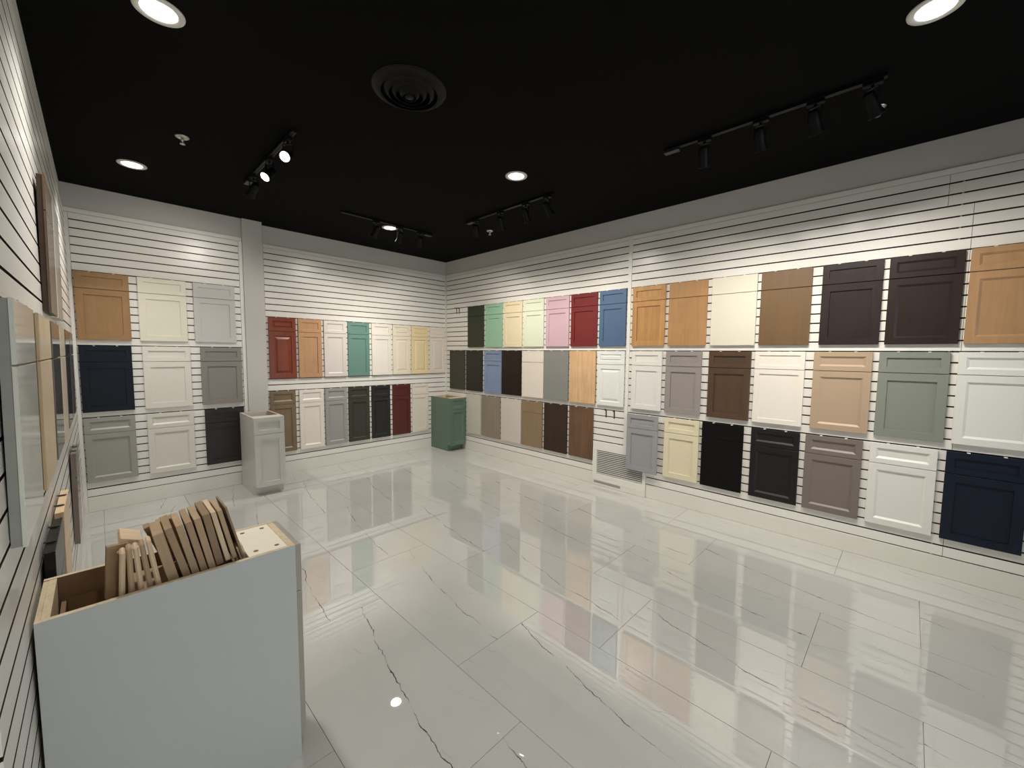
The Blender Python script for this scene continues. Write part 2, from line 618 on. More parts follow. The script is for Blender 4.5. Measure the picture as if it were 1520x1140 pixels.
def sample(wall, a0, a1, ztop, h, style, mat, label, group, split=True, drawer=0.158, tilt=0.0, clips=True, face=None, t=0.0185, cat='door sample', backmat=None, name='door_sample', bt=0.005, clipmat=None):
    """a drawer front and a door on a thin backing board, hung on the slatwall"""
    w = abs(a1 - a0) - 0.004
    c = (a0 + a1) / 2
    zb = ztop - h
    if wall == 'R':
        r = empty(name, (-0.0135 if face is None else face, c, zb), -math.pi / 2)
    elif wall == 'B':
        r = empty(name, (c, -0.0135, zb), 0)
    elif wall == 'BL':
        r = empty(name, (c, YBL - 0.0135, zb), 0)
    else:
        r = empty(name, (XS + 0.0015 if face is None else face, c, zb), math.pi / 2)
        if tilt:
            r.rotation_euler = (math.radians(tilt), 0, math.pi / 2)
    tag(r, label, cat, group)
    o = link('backing_board', panel_mesh(round(w - 0.006, 4), round(h - 0.004, 4), ((0, 0), (0, -bt))), None, r)
    set_mat(o, backmat or mat)
    o.location = (0, 0, 0.002)
    yb = -bt
    if split:
        g = 0.0045
        front('drawer_front', w, drawer, h - drawer, style, mat, r, t, yb)
        front('door', w, h - drawer - g, 0, style, mat, r, t, yb)
    else:
        front('door', w, h, 0, style, mat, r, t, yb)
    if clips:
        for s in (-0.22, 0.22):
            k = link('hanging_clip', clip_mesh(), None, r)
            k.location = (s * w, 0.003, h - 0.004)
            set_mat(k, clipmat or M_CLIP)
    return r

def mute(rgb, k=0.80):
    y = 0.3 * rgb[0] + 0.55 * rgb[1] + 0.15 * rgb[2]
    return tuple(int(round(y + (c - y) * k)) for c in rgb)
def P(rgb, *a):
    if max(rgb) < 70 and len(a) < 2:
        return paint(mute(rgb), a[0] if a else 0.45, 0.28)
    return paint(mute(rgb), *a)
def W(rgb, *a):
    r, g, b = mute(rgb, 0.84)
    return wood((r, min(255, int(g * 1.02)), b), *a, **({'spec': 0.28} if max(rgb) < 70 else {}))
g1 = 'door samples in the top row of the right wall'
g2 = 'door samples in the middle row of the right wall'
g3 = 'door samples in the bottom row of the right wall'
ZR = (2.372, 1.659, 0.946)
HS = 0.655
R1 = [
 (-0.641, -1.032, 'slab', P((50, 58, 38)), True, 'dark forest green door sample, leftmost of the top row on the right wall'),
 (-1.079, -1.451, 'shaker', P((146, 196, 160)), True, 'mint green shaker door sample in the top row of the right wall'),
 (-1.480, -1.860, 'shaker', P((232, 214, 170)), True, 'pale buttery yellow shaker door sample between mint and pale green samples'),
 (-1.885, -2.265, 'shaker', P((216, 222, 194)), True, 'very pale green shaker door sample beside the pink sample'),
 (-2.300, -2.690, 'shaker', P((206, 166, 180)), True, 'pink shaker door sample in the top row of the right wall'),
 (-2.718, -3.112, 'shaker', P((124, 30, 32)), True, 'deep red shaker door sample in the top row of the right wall'),
 (-3.142, -3.498, 'shaker', P((72, 104, 140)), True, 'steel blue shaker door sample beside the white divider strip, top row'),
 (-3.575, -3.958, 'shaker', W((194, 138, 76)), True, 'honey coloured wooden shaker door sample right of the steel blue one'),
 (-3.995, -4.386, 'slab', W((182, 130, 80), 0.4, 0.16), True, 'flat light brown wood door sample between honey shaker and cream slab'),
 (-4.424, -4.820, 'slab', P((222, 214, 192)), True, 'flat cream door sample in the top row of the right wall'),
 (-4.848, -5.230, 'slab', W((112, 82, 50), 0.4, 0.12), True, 'flat medium brown door sample beside the espresso ones, top row'),
 (-5.295, -5.676, 'shaker', W((48, 38, 37), 0.35, 0.2), True, 'espresso brown shaker door sample, left of the two dark ones in the top row'),
 (-5.705, -6.095, 'bevel', W((46, 34, 32), 0.35, 0.2), True, 'espresso brown moulded door sample, right of the two dark ones in the top row'),
 (-6.118, -6.500, 'bevel', W((174, 129, 86), 0.4, 0.14), True, 'light maple shaker door sample cut by the right picture edge'),
]
R2_ = [
 (-0.154, -0.562, 'slab', P((64, 62, 48)), False, 'flat dark olive door sample, leftmost of the middle row on the right wall'),
 (-0.598, -1.004, 'slab', P((46, 42, 35)), False, 'flat blackish olive door sample, second in the middle row of the right wall'),
 (-1.045, -1.437, 'shaker', P((122, 142, 178)), True, 'light blue shaker door sample in the middle row of the right wall'),
 (-1.452, -1.852, 'slab', W((38, 26, 20), 0.4, 0.15), False, 'flat very dark brown wood door sample beside the light blue shaker'),
 (-1.871, -2.275, 'slab', P((226, 215, 198)), True, 'flat pale cream door sample between dark brown and grey slabs'),
 (-2.281, -2.695, 'slab', P((132, 132, 126)), False, 'flat mid grey door sample beside the pale oak slab'),
 (-2.712, -3.108, 'slab', W((216, 168, 122), 0.45, 0.22, 1.2), False, 'flat pale oak door sample with vertical grain in the middle row'),
 (-3.130, -3.498, 'raised', P((228, 229, 222)), True, 'white raised panel door sample just left of the divider strip'),
 (-3.585, -3.943, 'shaker', P((228, 224, 216)), True, 'white shaker door sample just right of the divider strip, middle row'),
 (-3.984, -4.357, 'shaker', P((150, 142, 138)), True, 'warm grey shaker door sample in the middle row of the right wall'),
 (-4.422, -4.800, 'shaker', W((86, 61, 45), 0.38, 0.18), True, 'chocolate brown wooden shaker door sample in the middle row'),
 (-4.828, -5.214, 'slim', P((234, 226, 212)), True, 'off-white slim shaker door sample between chocolate and beige samples'),
 (-5.271, -5.650, 'bevel', P((180, 152, 122)), True, 'beige moulded shaker door sample in the middle row of the right wall'),
 (-5.684, -6.067, 'shaker', P((130, 136, 123)), True, 'sage green shaker door sample in the middle row of the right wall'),
 (-6.102, -6.490, 'bevel', P((222, 224, 216)), True, 'white moulded door sample cut by the right picture edge, middle row'),
]
R3 = [
 (-0.612, -0.970, 'slab', P((200, 195, 178)), False, 'flat pale grey-green door sample half hidden behind the green cabinet'),
 (-0.994, -1.418, 'slab', W((144, 128, 112), 0.4, 0.1), False, 'flat taupe door sample, second in the bottom row of the right wall'),
 (-1.448, -1.859, 'slab', P((208, 198, 184)), False, 'flat greige door sample between taupe and tan slabs, bottom row'),
 (-1.873, -2.265, 'slab', W((142, 114, 84), 0.4, 0.08), True, 'flat tan door sample with split drawer front, bottom row'),
 (-2.295, -2.688, 'slab', W((58, 41, 30), 0.4, 0.2), False, 'flat dark brown wood door sample beside the walnut slab, bottom row'),
 (-2.720, -3.088, 'slab', W((110, 77, 52), 0.42, 0.35, 1.1), False, 'flat walnut door sample with vertical grain beside the air grille'),
 (-3.569, -3.940, 'shaker', P((152, 152, 154)), True, 'cool grey shaker door sample hanging partly over the air grille'),
 (-3.993, -4.360, 'shaker', P((226, 213, 176)), True, 'warm cream shaker door sample in the bottom row of the right wall'),
 (-4.387, -4.768, 'slab', P((4, 4, 4), 0.6, 0.2), True, 'jet black flat door sample in the bottom row of the right wall'),
 (-4.830, -5.211, 'bevel', P((29, 27, 28)), True, 'charcoal moulded door sample right of the jet black one'),
 (-5.249, -5.629, 'bevel', P((120, 108, 98)), True, 'taupe moulded door sample in the bottom row of the right wall'),
 (-5.669, -6.047, 'bevel', P((224, 222, 214)), True, 'white moulded door sample between taupe and navy, bottom row'),
 (-6.085, -6.470, 'shaker', paint((16, 25, 41), 0.45, 0.28), True, 'navy blue shaker door sample at the right picture edge'),
]
for rows, zt, g in ((R1, ZR[0], g1), (R2_, ZR[1], g2), (R3, ZR[2], g3)):
    for a0, a1, st, m, sp, lb in rows:
        hs = HS if zt > 1.2 else 0.648
        f = -0.051 if (g is g3 and a0 == -3.569) else None
        sample('R', a0, a1, zt, hs, st, m, lb, g, sp, face=f)

gb1, gb2 = 'door samples in the upper row right of the pillar', 'door samples in the lower row right of the pillar'
B1 = [
 (-2.781, -2.456, 'raisedwide', wood((124, 54, 25), 0.28, 0.25), True, 'glossy cherry red raised panel door sample beside the pillar', None),
 (-2.431, -2.127, 'shaker', W((196, 144, 98), 0.4, 0.12), True, 'tan maple shaker door sample right of the cherry one', None),
 (-2.100, -1.785, 'bevel', P((220, 210, 202)), True, 'off-white moulded door sample between tan maple and teal samples', None),
 (-1.763, -1.435, 'shaker', P((98, 142, 130)), True, 'teal green shaker door sample in the upper row of the back wall', None),
 (-1.400, -1.075, 'shaker', P((236, 228, 214)), True, 'plain white shaker door sample right of the teal one', None),
 (-1.050, -0.735, 'raised', P((232, 220, 194)), True, 'pale cream raised panel door sample in the upper row, back wall', None),
 (-0.715, -0.390, 'raised', P((232, 208, 156)), True, 'yellowish cream raised panel door sample in the upper row, back wall', None),
 (-0.362, -0.050, 'raised', P((226, 214, 200)), True, 'off-white raised panel door sample next to the room corner', None),
]
B2 = [
 (-2.790, -2.483, 'bevel', W((124, 100, 70), 0.4, 0.12), True, 'olive brown moulded door sample behind the grey cabinet beside the pillar', None),
 (-2.441, -2.120, 'bevel', P((232, 224, 212)), True, 'white moulded door sample in the lower row of the back wall', None),
 (-2.106, -1.791, 'bevel', P((156, 154, 152)), True, 'mid grey moulded door sample in the lower row of the back wall', None),
 (-1.771, -1.449, 'bevel', P((62, 60, 51)), True, 'dark grey-green moulded door sample in the lower row, back wall', None),
 (-1.416, -1.105, 'bevel', P((43, 41, 42)), True, 'black moulded door sample between dark grey-green and burgundy', None),
 (-1.066, -0.740, 'shaker', P((94, 28, 24)), True, 'burgundy door sample in the lower row of the back wall', None),
 (-0.711, -0.395, 'shaker', P((226, 216, 198)), True, 'cream door sample beside the green cabinet, lower row', None),
]
for rows, zt, hh, g in ((B1, 2.055, 0.785, gb1), (B2, 1.104, 0.808, gb2)):
    for a0, a1, st, m, sp, lb, gz in rows:
        sample('B', a0, a1, zt, hh, st, m, lb, g, sp, drawer=0.175)

gl_ = 'door samples left of the pillar'
BL = [
 (0, -4.440, -4.055, 'shaker', W((158, 114, 68), 0.42, 0.1), 'light brown maple shaker door sample at the top left of the back wall'),
 (0, -3.994, -3.599, 'shaker', P((224, 219, 196)), 'cream shaker door sample between brown maple and light grey, top row'),
 (0, -3.540, -3.147, 'shaker', P((194, 193, 188)), 'light grey shaker door sample in the top row beside the pillar'),
 (1, -4.440, -4.062, 'shaker', paint((12, 19, 32), 0.45, 0.28), 'navy blue shaker door sample at the left of the back wall'),
 (1, -3.985, -3.586, 'shaker', P((226, 220, 206)), 'off-white shaker door sample between navy and taupe grey'),
 (1, -3.499, -3.102, 'shaker', P((134, 127, 118)), 'taupe grey shaker door sample in the middle row beside the pillar'),
 (2, -4.440, -4.066, 'bevel', P((156, 154, 144)), 'grey moulded door sample at the bottom left of the back wall'),
 (2, -3.979, -3.583, 'bevel', P((220, 214, 200)), 'off-white moulded door sample in the bottom row left of pillar'),
 (2, -3.485, -3.100, 'shaker', W((42, 34, 31), 0.4, 0.15), 'black-brown shaker door sample behind the grey cabinet'),
]
for row, a0, a1, st, m, lb in BL:
    sample('BL', a0, a1, ZR[row], HS if row < 2 else 0.645, st, m, lb, gl_)

gw = 'door samples hanging on the left wall'
LW = [
 (2.40, 0.61, -3.06, -2.66, 'slab', W((92, 70, 52), 0.25, 0.15), 'dark brown door sample high on the left wall', W((66, 46, 32), 0.4, 0.2)),
 (2.40, 0.61, -2.60, -2.18, 'slab', P((206, 200, 186), 0.2), 'pale cream door sample high on the left wall, behind the dark brown', None),
 (1.740, 0.59, -4.385, -3.965, 'slab', P((216, 215, 200), 0.10), 'glossy pale sage door sample nearest the camera on the left wall', P((150, 150, 140), 0.5)),
 (1.740, 0.59, -3.830, -3.375, 'slab', W((214, 180, 138), 0.25, 0.12), 'pale maple door sample with brown edge on the left wall', W((130, 100, 66), 0.5, 0.2)),
 (1.740, 0.59, -3.290, -2.830, 'slab', P((120, 114, 104), 0.06), 'glossy taupe door sample right of the pale maple on the left wall', None),
 (1.740, 0.59, -2.770, -2.380, 'slab', W((208, 188, 160), 0.3, 0.1), 'whitish wood door sample in the middle of the left wall row', None),
 (1.740, 0.59, -2.310, -1.820, 'slab', P((96, 88, 80), 0.06), 'glossy dark taupe door sample on the left wall past the whitish one', None),
 (1.740, 0.59, -1.770, -1.320, 'slab', P((134, 126, 118), 0.10), 'grey taupe door sample on the left wall nearest the back corner', None),
 (0.950, 0.60, -3.870, -3.470, 'slab', P((16, 16, 18), 0.3), 'black door sample low on the left wall behind the open cabinet', None),
 (0.950, 0.60, -3.400, -3.000, 'slab', W((222, 186, 146), 0.35, 0.1), 'pale pinkish wood door sample low on the left wall', None),
 (0.950, 0.60, -2.050, -1.660, 'slab', P((128, 112, 104), 0.2), 'taupe door sample low on the left wall near the back corner', None),
]
for zt, hh, a0, a1, st, m, lb, bk in LW:
    sample('L', a0, a1, zt, hh, st, m, lb, gw, True, drawer=0.155, tilt=0.8, backmat=bk, t=0.008, bt=0.018, clipmat=M_HOOK)

# ------------------------------------------------------------------ empty display hooks on the slatwall
hook_bm = bmesh.new()
add_box(hook_bm, (-0.007, -0.004, -0.05), (0.007, 0.0, 0.045), 0.001)
add_box(hook_bm, (-0.004, -0.03, 0.035), (0.004, -0.003, 0.043), 0.001)
add_box(hook_bm, (-0.004, -0.034, 0.035), (0.004, -0.0295, 0.060), 0.001)
hook_me = to_mesh('display_hook', hook_bm)
hook_me.materials.append(M_HOOK)
for y, z, lb in ((-0.323, 2.330, 'left one of two empty dark hooks beside the forest green sample'),
                 (-0.396, 2.326, 'right one of two empty dark hooks beside the forest green sample'),
                 (-3.261, 0.905, 'left one of two empty dark hooks above the air grille'),
                 (-3.371, 0.902, 'right one of two empty dark hooks above the air grille')):
    o = link('display_hook', hook_me, None)
    o.location = (-0.0125, y, z)
    o.rotation_euler = (0, 0, -math.pi / 2)
    tag(o, lb, 'hook', 'empty slatwall hooks')

# ------------------------------------------------------------------ return air grille on the right wall
gr = tag(empty('air_grille', (-0.001, -3.44, 0.0), -math.pi / 2), 'white louvred return air grille low on the right wall', 'air grille')
bm = bmesh.new()
x0, x1 = -0.345, 0.355
add_box(bm, (x0, -0.030, 0.44), (x1, 0, 0.5465), 0.002)
add_box(bm, (x0, -0.030, 0.085), (x1, 0, 0.145), 0.002)
add_box(bm, (x0, -0.0295, 0.1455), (x0 + 0.055, 0, 0.4395))
add_box(bm, (x1 - 0.035, -0.0295, 0.1455), (x1, 0, 0.4395))
link('grille_frame', to_mesh('grille_frame', bm), M_TRIM, gr)
box('duct_shade_sheet', (x0 + 0.05, -0.004, 0.142), (x1 - 0.03, 0, 0.443), paint((34, 33, 31), 0.7), gr)  # near-black sheet: the darkness inside the duct is put into its colour
bm = bmesh.new()
add_box(bm, (x0 + 0.056, -0.027, -0.0045), (x1 - 0.036, -0.0245, 0.0040))
add_box(bm, (x0 + 0.056, -0.0245, 0.0022), (x1 - 0.036, -0.010, 0.0038))
lou = to_mesh('louver', bm)
lou.materials.append(M_TRIM)
for k in range(13):
    o = link('louver', lou, None, gr)
    o.location = (0, 0, 0.158 + k * 0.0222)
box('lower_box', (x0 - 0.003, -0.036, 0.001), (x1, 0, 0.084), M_BASE, gr, 0.002)
box('lower_slot', (x0 + 0.03, -0.038, 0.030), (0.05, -0.0365, 0.060), paint((150, 148, 142), 0.5), gr)

# ------------------------------------------------------------------ base cabinets
def cabinet(name, loc, rz, w, d, h, body, inner, style, label, doormat=None, notch=True, drawer=0.185, holes=False, topmat=None, toe=True, rim=None):
    """open-topped base cabinet: front faces local -y, origin at the floor in the middle of the back"""
    r = tag(empty(name, loc, rz), label, 'cabinet', 'open topped base cabinets')
    t = 0.016
    rim = rim or M_PLY
    dt = 0.020
    fb = -d + dt                     # front plane of the box
    toe_h, toe_d = 0.105, 0.075
    for s in (-1, 1):
        bm = bmesh.new()
        xa, xb = s * w / 2, s * (w / 2 - t)
        prof = [(-0.001, 0.0), (fb + toe_d, 0.0), (fb + toe_d, toe_h), (fb, toe_h), (fb, h), (-0.001, h)] if notch else [(-0.001, 0.0), (fb, 0.0), (fb, h), (-0.001, h)]
        va = [bm.verts.new((xa, y, z)) for y, z in prof]
        vb = [bm.verts.new((xb, y, z)) for y, z in prof]
        bm.faces.new(va)
        bm.faces.new(vb[::-1])
        n = len(prof)
        for k in range(n):
            bm.faces.new((va[k], va[(k + 1) % n], vb[(k + 1) % n], vb[k]))
        me = to_mesh('side_panel', bm)
        me.materials.append(body)
        me.materials.append(rim)
        me.materials.append(inner)
        for p in me.polygons:
            if p.normal.z > 0.9 and p.center.z > h - 0.01:
                p.material_index = 1
            elif p.normal.x * s < -0.9:
                p.material_index = 2
        link('side_panel', me, None, r)
    wi = w / 2 - t - 0.0005
    box('back_panel', (-wi, -0.012, 0.0), (wi, -0.001, h - 0.002), rim, r)
    box('back_rail', (-wi, -0.030, h - 0.10), (wi, -0.0125, h - 0.001), rim, r)
    box('bottom_panel', (-wi, fb + 0.001, toe_h), (wi, -0.0125, toe_h + 0.014), inner, r)
    box('toe_kick', (-w / 2 + 0.001, fb + toe_d + 0.001, 0.001), (w / 2 - 0.001, fb + toe_d + 0.012, toe_h - 0.001), body, r) if not toe else \
        box('toe_kick', (-wi, fb + toe_d + 0.001, 0.001), (wi, fb + toe_d + 0.013, toe_h - 0.001), body, r)
    box('front_rail', (-wi, fb, h - 0.020), (wi, fb + 0.022, h - 0.0005), rim, r)
    if topmat:
        o = box('top_stretcher', (-wi, fb + 0.0225, h - 0.014), (wi, fb + 0.150, h - 0.0005), topmat, r, 0.001)
        if holes:
            hm = lathe_me('screw_hole', [(0, 0.0), (0.0085, 0.0), (0.0085, 0.0006), (0.0, 0.0006)], 14)
            hm.materials.append(M_DARKIN)
            for hx in (-wi + 0.035, wi - 0.035):
                for hy in (fb + 0.050, fb + 0.120):
                    q = link('screw_hole', hm, None, o)
                    q.location = (hx, hy, h - 0.0006)
    zb = toe_h - 0.004
    front('drawer_front', w - 0.004, drawer, h - drawer - 0.002, style, doormat or body, r, 0.019, fb - 0.001)
    front('door', w - 0.004, h - drawer - 0.005 - zb, zb, style, doormat or body, r, 0.019, fb - 0.001)
    return r

M_GCAB = paint((184, 187, 184), 0.35)
cabinet('base_cabinet', (-2.998, -0.160, 0), 0, 0.305, 0.62, 0.885, paint((200, 198, 190), 0.35), M_PLYI, 'shaker',
        'narrow light grey base cabinet standing in front of the pillar', topmat=paint((206, 200, 188), 0.45), rim=paint((208, 203, 192), 0.45))
cabinet('base_cabinet', (-0.180, -0.020, 0), 0, 0.305, 0.565, 0.880, paint((92, 114, 100), 0.38), M_PLYI, 'bevel',
        'narrow green base cabinet standing in the back right corner', topmat=M_PLY, rim=W((220, 190, 160), 0.6, 0.1))
fc = cabinet('base_cabinet', (-4.464, -4.055, 0), math.pi / 2, 0.310, 0.678, 0.876, M_GCAB, M_DARKIN, 'shaker',
        'grey open-topped base cabinet filled with wood pieces, beside the left wall', topmat=P((240, 230, 208), 0.4), holes=True, doormat=paint((158, 152, 143), 0.4), notch=False)
bx = tag(empty('drawer_box', (-4.15, -4.055, 0.0)), 'plain wooden drawer box inside the open cabinet holding wood pieces', 'drawer box')
box('drawer_bottom', (-0.265, -0.125, 0.700), (0.175, 0.125, 0.712), M_PLYI, bx)
box('drawer_side', (-0.265, 0.126, 0.700), (0.175, 0.137, 0.800), M_DARKIN, bx)
box('drawer_side', (-0.265, -0.137, 0.700), (0.175, -0.126, 0.800), M_DARKIN, bx)
box('drawer_end', (-0.277, -0.137, 0.700), (-0.266, 0.137, 0.800), M_DARKIN, bx)
box('drawer_end', (0.176, -0.137, 0.700), (0.187, 0.137, 0.800), M_DARKIN, bx)
for sx, lb in ((-0.27, None), (0.18, None)):
    for sy in (-0.13, 0.13):
        box('support_leg', (sx - 0.004, sy - 0.006, 0.1195), (sx + 0.006, sy + 0.006, 0.6998), M_DARKIN, bx)

# ------------------------------------------------------------------ wood pieces in the open cabinet
WB = [wood((178, 152, 122), 0.55, 0.16, 1.6, 0.3), wood((162, 136, 107), 0.55, 0.16, 1.6, 0.3), wood((214, 190, 158), 0.55, 0.14, 1.6, 0.3), wood((146, 122, 95), 0.55, 0.16, 1.6, 0.3)]
gwb = 'loose wood pieces in the open cabinet'
def board(p_top, p_bot, t, y0, d, mat, label, bev=0.0015, ext=0.0, rounded=False, ry=0.0):
    """board whose near edge runs from p_top to p_bot (x, z) at y0; t thick, d deep along y"""
    a, b = Vector((p_top[0], 0, p_top[1])), Vector((p_bot[0], 0, p_bot[1]))
    ax = (a - b).normalized()
    b = b - ax * ext
    ln = (a - b).length
    bm = bmesh.new()
    add_box(bm, (-t / 2, 0, 0), (t / 2, d, ln), 0.0045 if rounded else bev)
    o = link('wood_piece', to_mesh('wood_piece', bm), mat)
    side = Vector((0, 1, 0)).cross(ax)
    Mx = Matrix.Identity(4)
    for i in range(3):
        Mx[i][0], Mx[i][1], Mx[i][2] = side[i], (0, 1, 0)[i], ax[i]
    o.matrix_world = Matrix.Translation((b.x, y0, b.z)) @ Matrix.Rotation(ry, 4, 'Z') @ Mx
    tag(o, label, 'wood piece', gwb)
    return o
# flat filling pieces that carry the upright ones
board((-4.300, 0.722), (-3.990, 0.722), 0.019, -4.175, 0.235, WB[3], 'flat wood board lowest in the open cabinet')
board((-4.310, 0.742), (-3.985, 0.742), 0.019, -4.170, 0.230, WB[1], 'flat wood board in the open cabinet, second layer')
board((-4.305, 0.762), (-3.980, 0.762), 0.019, -4.176, 0.236, WB[3], 'flat wood board in the open cabinet, third layer')
board((-4.315, 0.782), (-3.985, 0.782), 0.019, -4.172, 0.232, WB[1], 'flat wood board in the open cabinet, fourth layer')
board((-4.318, 0.802), (-3.985, 0.802), 0.019, -4.176, 0.236, WB[3], 'flat wood board in the open cabinet, fifth layer')
board((-4.312, 0.822), (-3.990, 0.822), 0.019, -4.174, 0.236, WB[1], 'flat wood board under the leaning row, sixth layer')
# right cluster: leaning like books
RB = [
 ((-4.197, 1.024), (-4.161, 0.845), 0.028, -4.150, 0.14, 0, 'leftmost and thickest wood piece of the leaning right row'),
 ((-4.171, 1.034), (-4.127, 0.850), 0.0205, -4.150, 0.15, 1, 'second leaning wood piece from the left in the right row'),
 ((-4.143, 1.037), (-4.103, 0.850), 0.0195, -4.150, 0.15, 0, 'third leaning wood piece from the left in the right row'),
 ((-4.118, 1.040), (-4.079, 0.850), 0.0190, -4.150, 0.16, 1, 'fourth leaning wood piece from the left in the right row'),
 ((-4.094, 1.046), (-4.056, 0.850), 0.0195, -4.150, 0.16, 0, 'fifth leaning wood piece from the left in the right row'),
 ((-4.069, 1.053), (-4.034, 0.860), 0.0215, -4.148, 0.17, 3, 'sixth leaning wood piece, darker, in the right row'),
 ((-4.049, 1.056), (-4.011, 0.868), 0.0145, -4.150, 0.17, 2, 'seventh, thinner leaning wood piece in the right row'),
 ((-4.030, 1.057), (-3.990, 0.868), 0.0140, -4.148, 0.15, 0, 'eighth leaning wood piece in the right row'),
 ((-4.012, 1.065), (-3.966, 0.868), 0.007, -4.150, 0.16, 3, 'thin last wood piece at the right end of the leaning row'),
]
for pt, pb, t, y0, d, mi, lb in RB:
    board(pt, pb, t, y0, d, WB[mi], lb)
# left cluster: upright moulded sticks
LB = [
 ((-4.281, 0.998), (-4.289, 0.850), 0.0138, -4.165, 0.05, 2, 'leftmost upright moulded wood stick in the open cabinet'),
 ((-4.2665, 1.006), (-4.266, 0.845), 0.0138, -4.165, 0.05, 0, 'second upright moulded wood stick from the left'),
 ((-4.2520, 1.005), (-4.243, 0.845), 0.0138, -4.165, 0.05, 2, 'third upright moulded wood stick from the left'),
 ((-4.2372, 1.010), (-4.221, 0.845), 0.0138, -4.165, 0.05, 0, 'fourth upright moulded wood stick from the left'),
 ((-4.2220, 1.016), (-4.200, 0.845), 0.0138, -4.165, 0.05, 2, 'fifth upright moulded wood stick, next to the leaning row'),
]
for pt, pb, t, y0, d, mi, lb in LB:
    board(pt, pb, t, y0, d, WB[mi], lb, rounded=True)
board((-4.290, 1.002), (-4.300, 0.835), 0.052, -4.100, 0.020, WB[1], 'wide wood piece with its broad face to the camera at the left end', ry=0.12)
board((-4.286, 1.008), (-4.234, 0.986), 0.018, -4.085, 0.11, WB[2], 'short wood block lying on top of the upright sticks')
board((-4.288, 0.986), (-4.270, 0.955), 0.016, -4.108, 0.006, WB[2], 'small wood chip leaning on the wide left piece')
# second row behind
RB2 = [
 ((-4.215, 1.000), (-4.160, 0.842), 0.018, -3.985, 0.045, 1, 'wood piece at the left of the rear row'),
 ((-4.180, 1.010), (-4.130, 0.842), 0.018, -3.985, 0.045, 0, 'second wood piece of the rear row'),
 ((-4.150, 1.014), (-4.105, 0.842), 0.016, -3.985, 0.045, 1, 'third wood piece of the rear row'),
]
for pt, pb, t, y0, d, mi, lb in RB2:
    board(pt, pb, t, y0, d, WB[mi], lb)
board((-3.975, 0.905), (-3.955, 0.830), 0.020, -4.140, 0.05, WB[2], 'small pinkish wood block beside the top plate')
board((-3.985, 0.880), (-3.972, 0.830), 0.012, -4.120, 0.06, WB[0], 'short wood offcut right of the leaning row')

# ------------------------------------------------------------------ ceiling fittings
ring_me = lathe_me('trim_ring', [(0.068, -0.001), (0.070, -0.006), (0.086, -0.008), (0.096, -0.004), (0.097, 0.0), (0.066, 0.0)], 40, close=True)
ring_me.materials.append(M_RING)
lens_me = lathe_me('lens', [(0.0, -0.0052), (0.04, -0.0050), (0.0675, -0.0035), (0.0675, -0.0012), (0.0, -0.0012)], 40)
lens_me.materials.append(M_LENS)
DL = [(-4.034, -3.295, 'round recessed downlight nearest the left wall at the top picture edge'),
      (-4.030, -1.075, 'round recessed downlight above the back left corner'),
      (-1.645, -3.283, 'round recessed downlight in the middle of the black ceiling'),
      (-1.660, -1.090, 'round recessed downlight beside the track near the back corner'),
      (-1.600, -5.850, 'round recessed downlight at the top right picture edge'),
      (-3.980, -5.850, 'round recessed downlight above the camera')]
for x, y, lb in DL:
    r = tag(empty('downlight', (x, y, H)), lb, 'downlight', 'recessed downlights in the black ceiling')
    link('trim_ring', ring_me, None, r)
    link('lens', lens_me, None, r)
    li = bpy.data.lights.new('downlight_lamp', 'AREA')
    li.shape = 'DISK'
    li.size = 0.13
    li.energy = DOWNLIGHT_W
    li.color = NEUT
    li.spread = math.radians(100)
    lo = bpy.data.objects.new('downlight_lamp', li)
    lo.location = (0, 0, -0.010)
    lo.parent = r
    COL.objects.link(lo)

# track heads
head_me = lathe_me('lamp_head', [(0.0, 0.062), (0.020, 0.060), (0.028, 0.050), (0.030, 0.0), (0.031, -0.045), (0.040, -0.070), (0.041, -0.078), (0.036, -0.078), (0.034, -0.062), (0.0, -0.062)], 24)
head_me.materials.append(M_BLACK)
slens_me = lathe_me('lamp_lens', [(0.0, -0.0720), (0.020, -0.0712), (0.0335, -0.0690), (0.0335, -0.0640), (0.0, -0.0640)], 24)
slens_me.materials.append(M_SPOTLENS)
yoke_bm = bmesh.new()
add_box(yoke_bm, (-0.036, -0.007, -0.004), (-0.0325, 0.007, 0.075), 0.001)
add_box(yoke_bm, (0.0325, -0.007, -0.004), (0.036, 0.007, 0.075), 0.001)
add_box(yoke_bm, (-0.036, -0.007, 0.0755), (0.036, 0.007, 0.079), 0.001)
yoke_me = to_mesh('yoke', yoke_bm)
yoke_me.materials.append(M_BLACK)
adap_bm = bmesh.new()
add_box(adap_bm, (-0.018, -0.045, -0.020), (0.018, 0.045, 0.0), 0.003)
add_box(adap_bm, (-0.007, -0.007, -0.034), (0.007, 0.007, -0.019), 0.001)
adap_me = to_mesh('track_adapter', adap_bm)
adap_me.materials.append(M_BLACK)

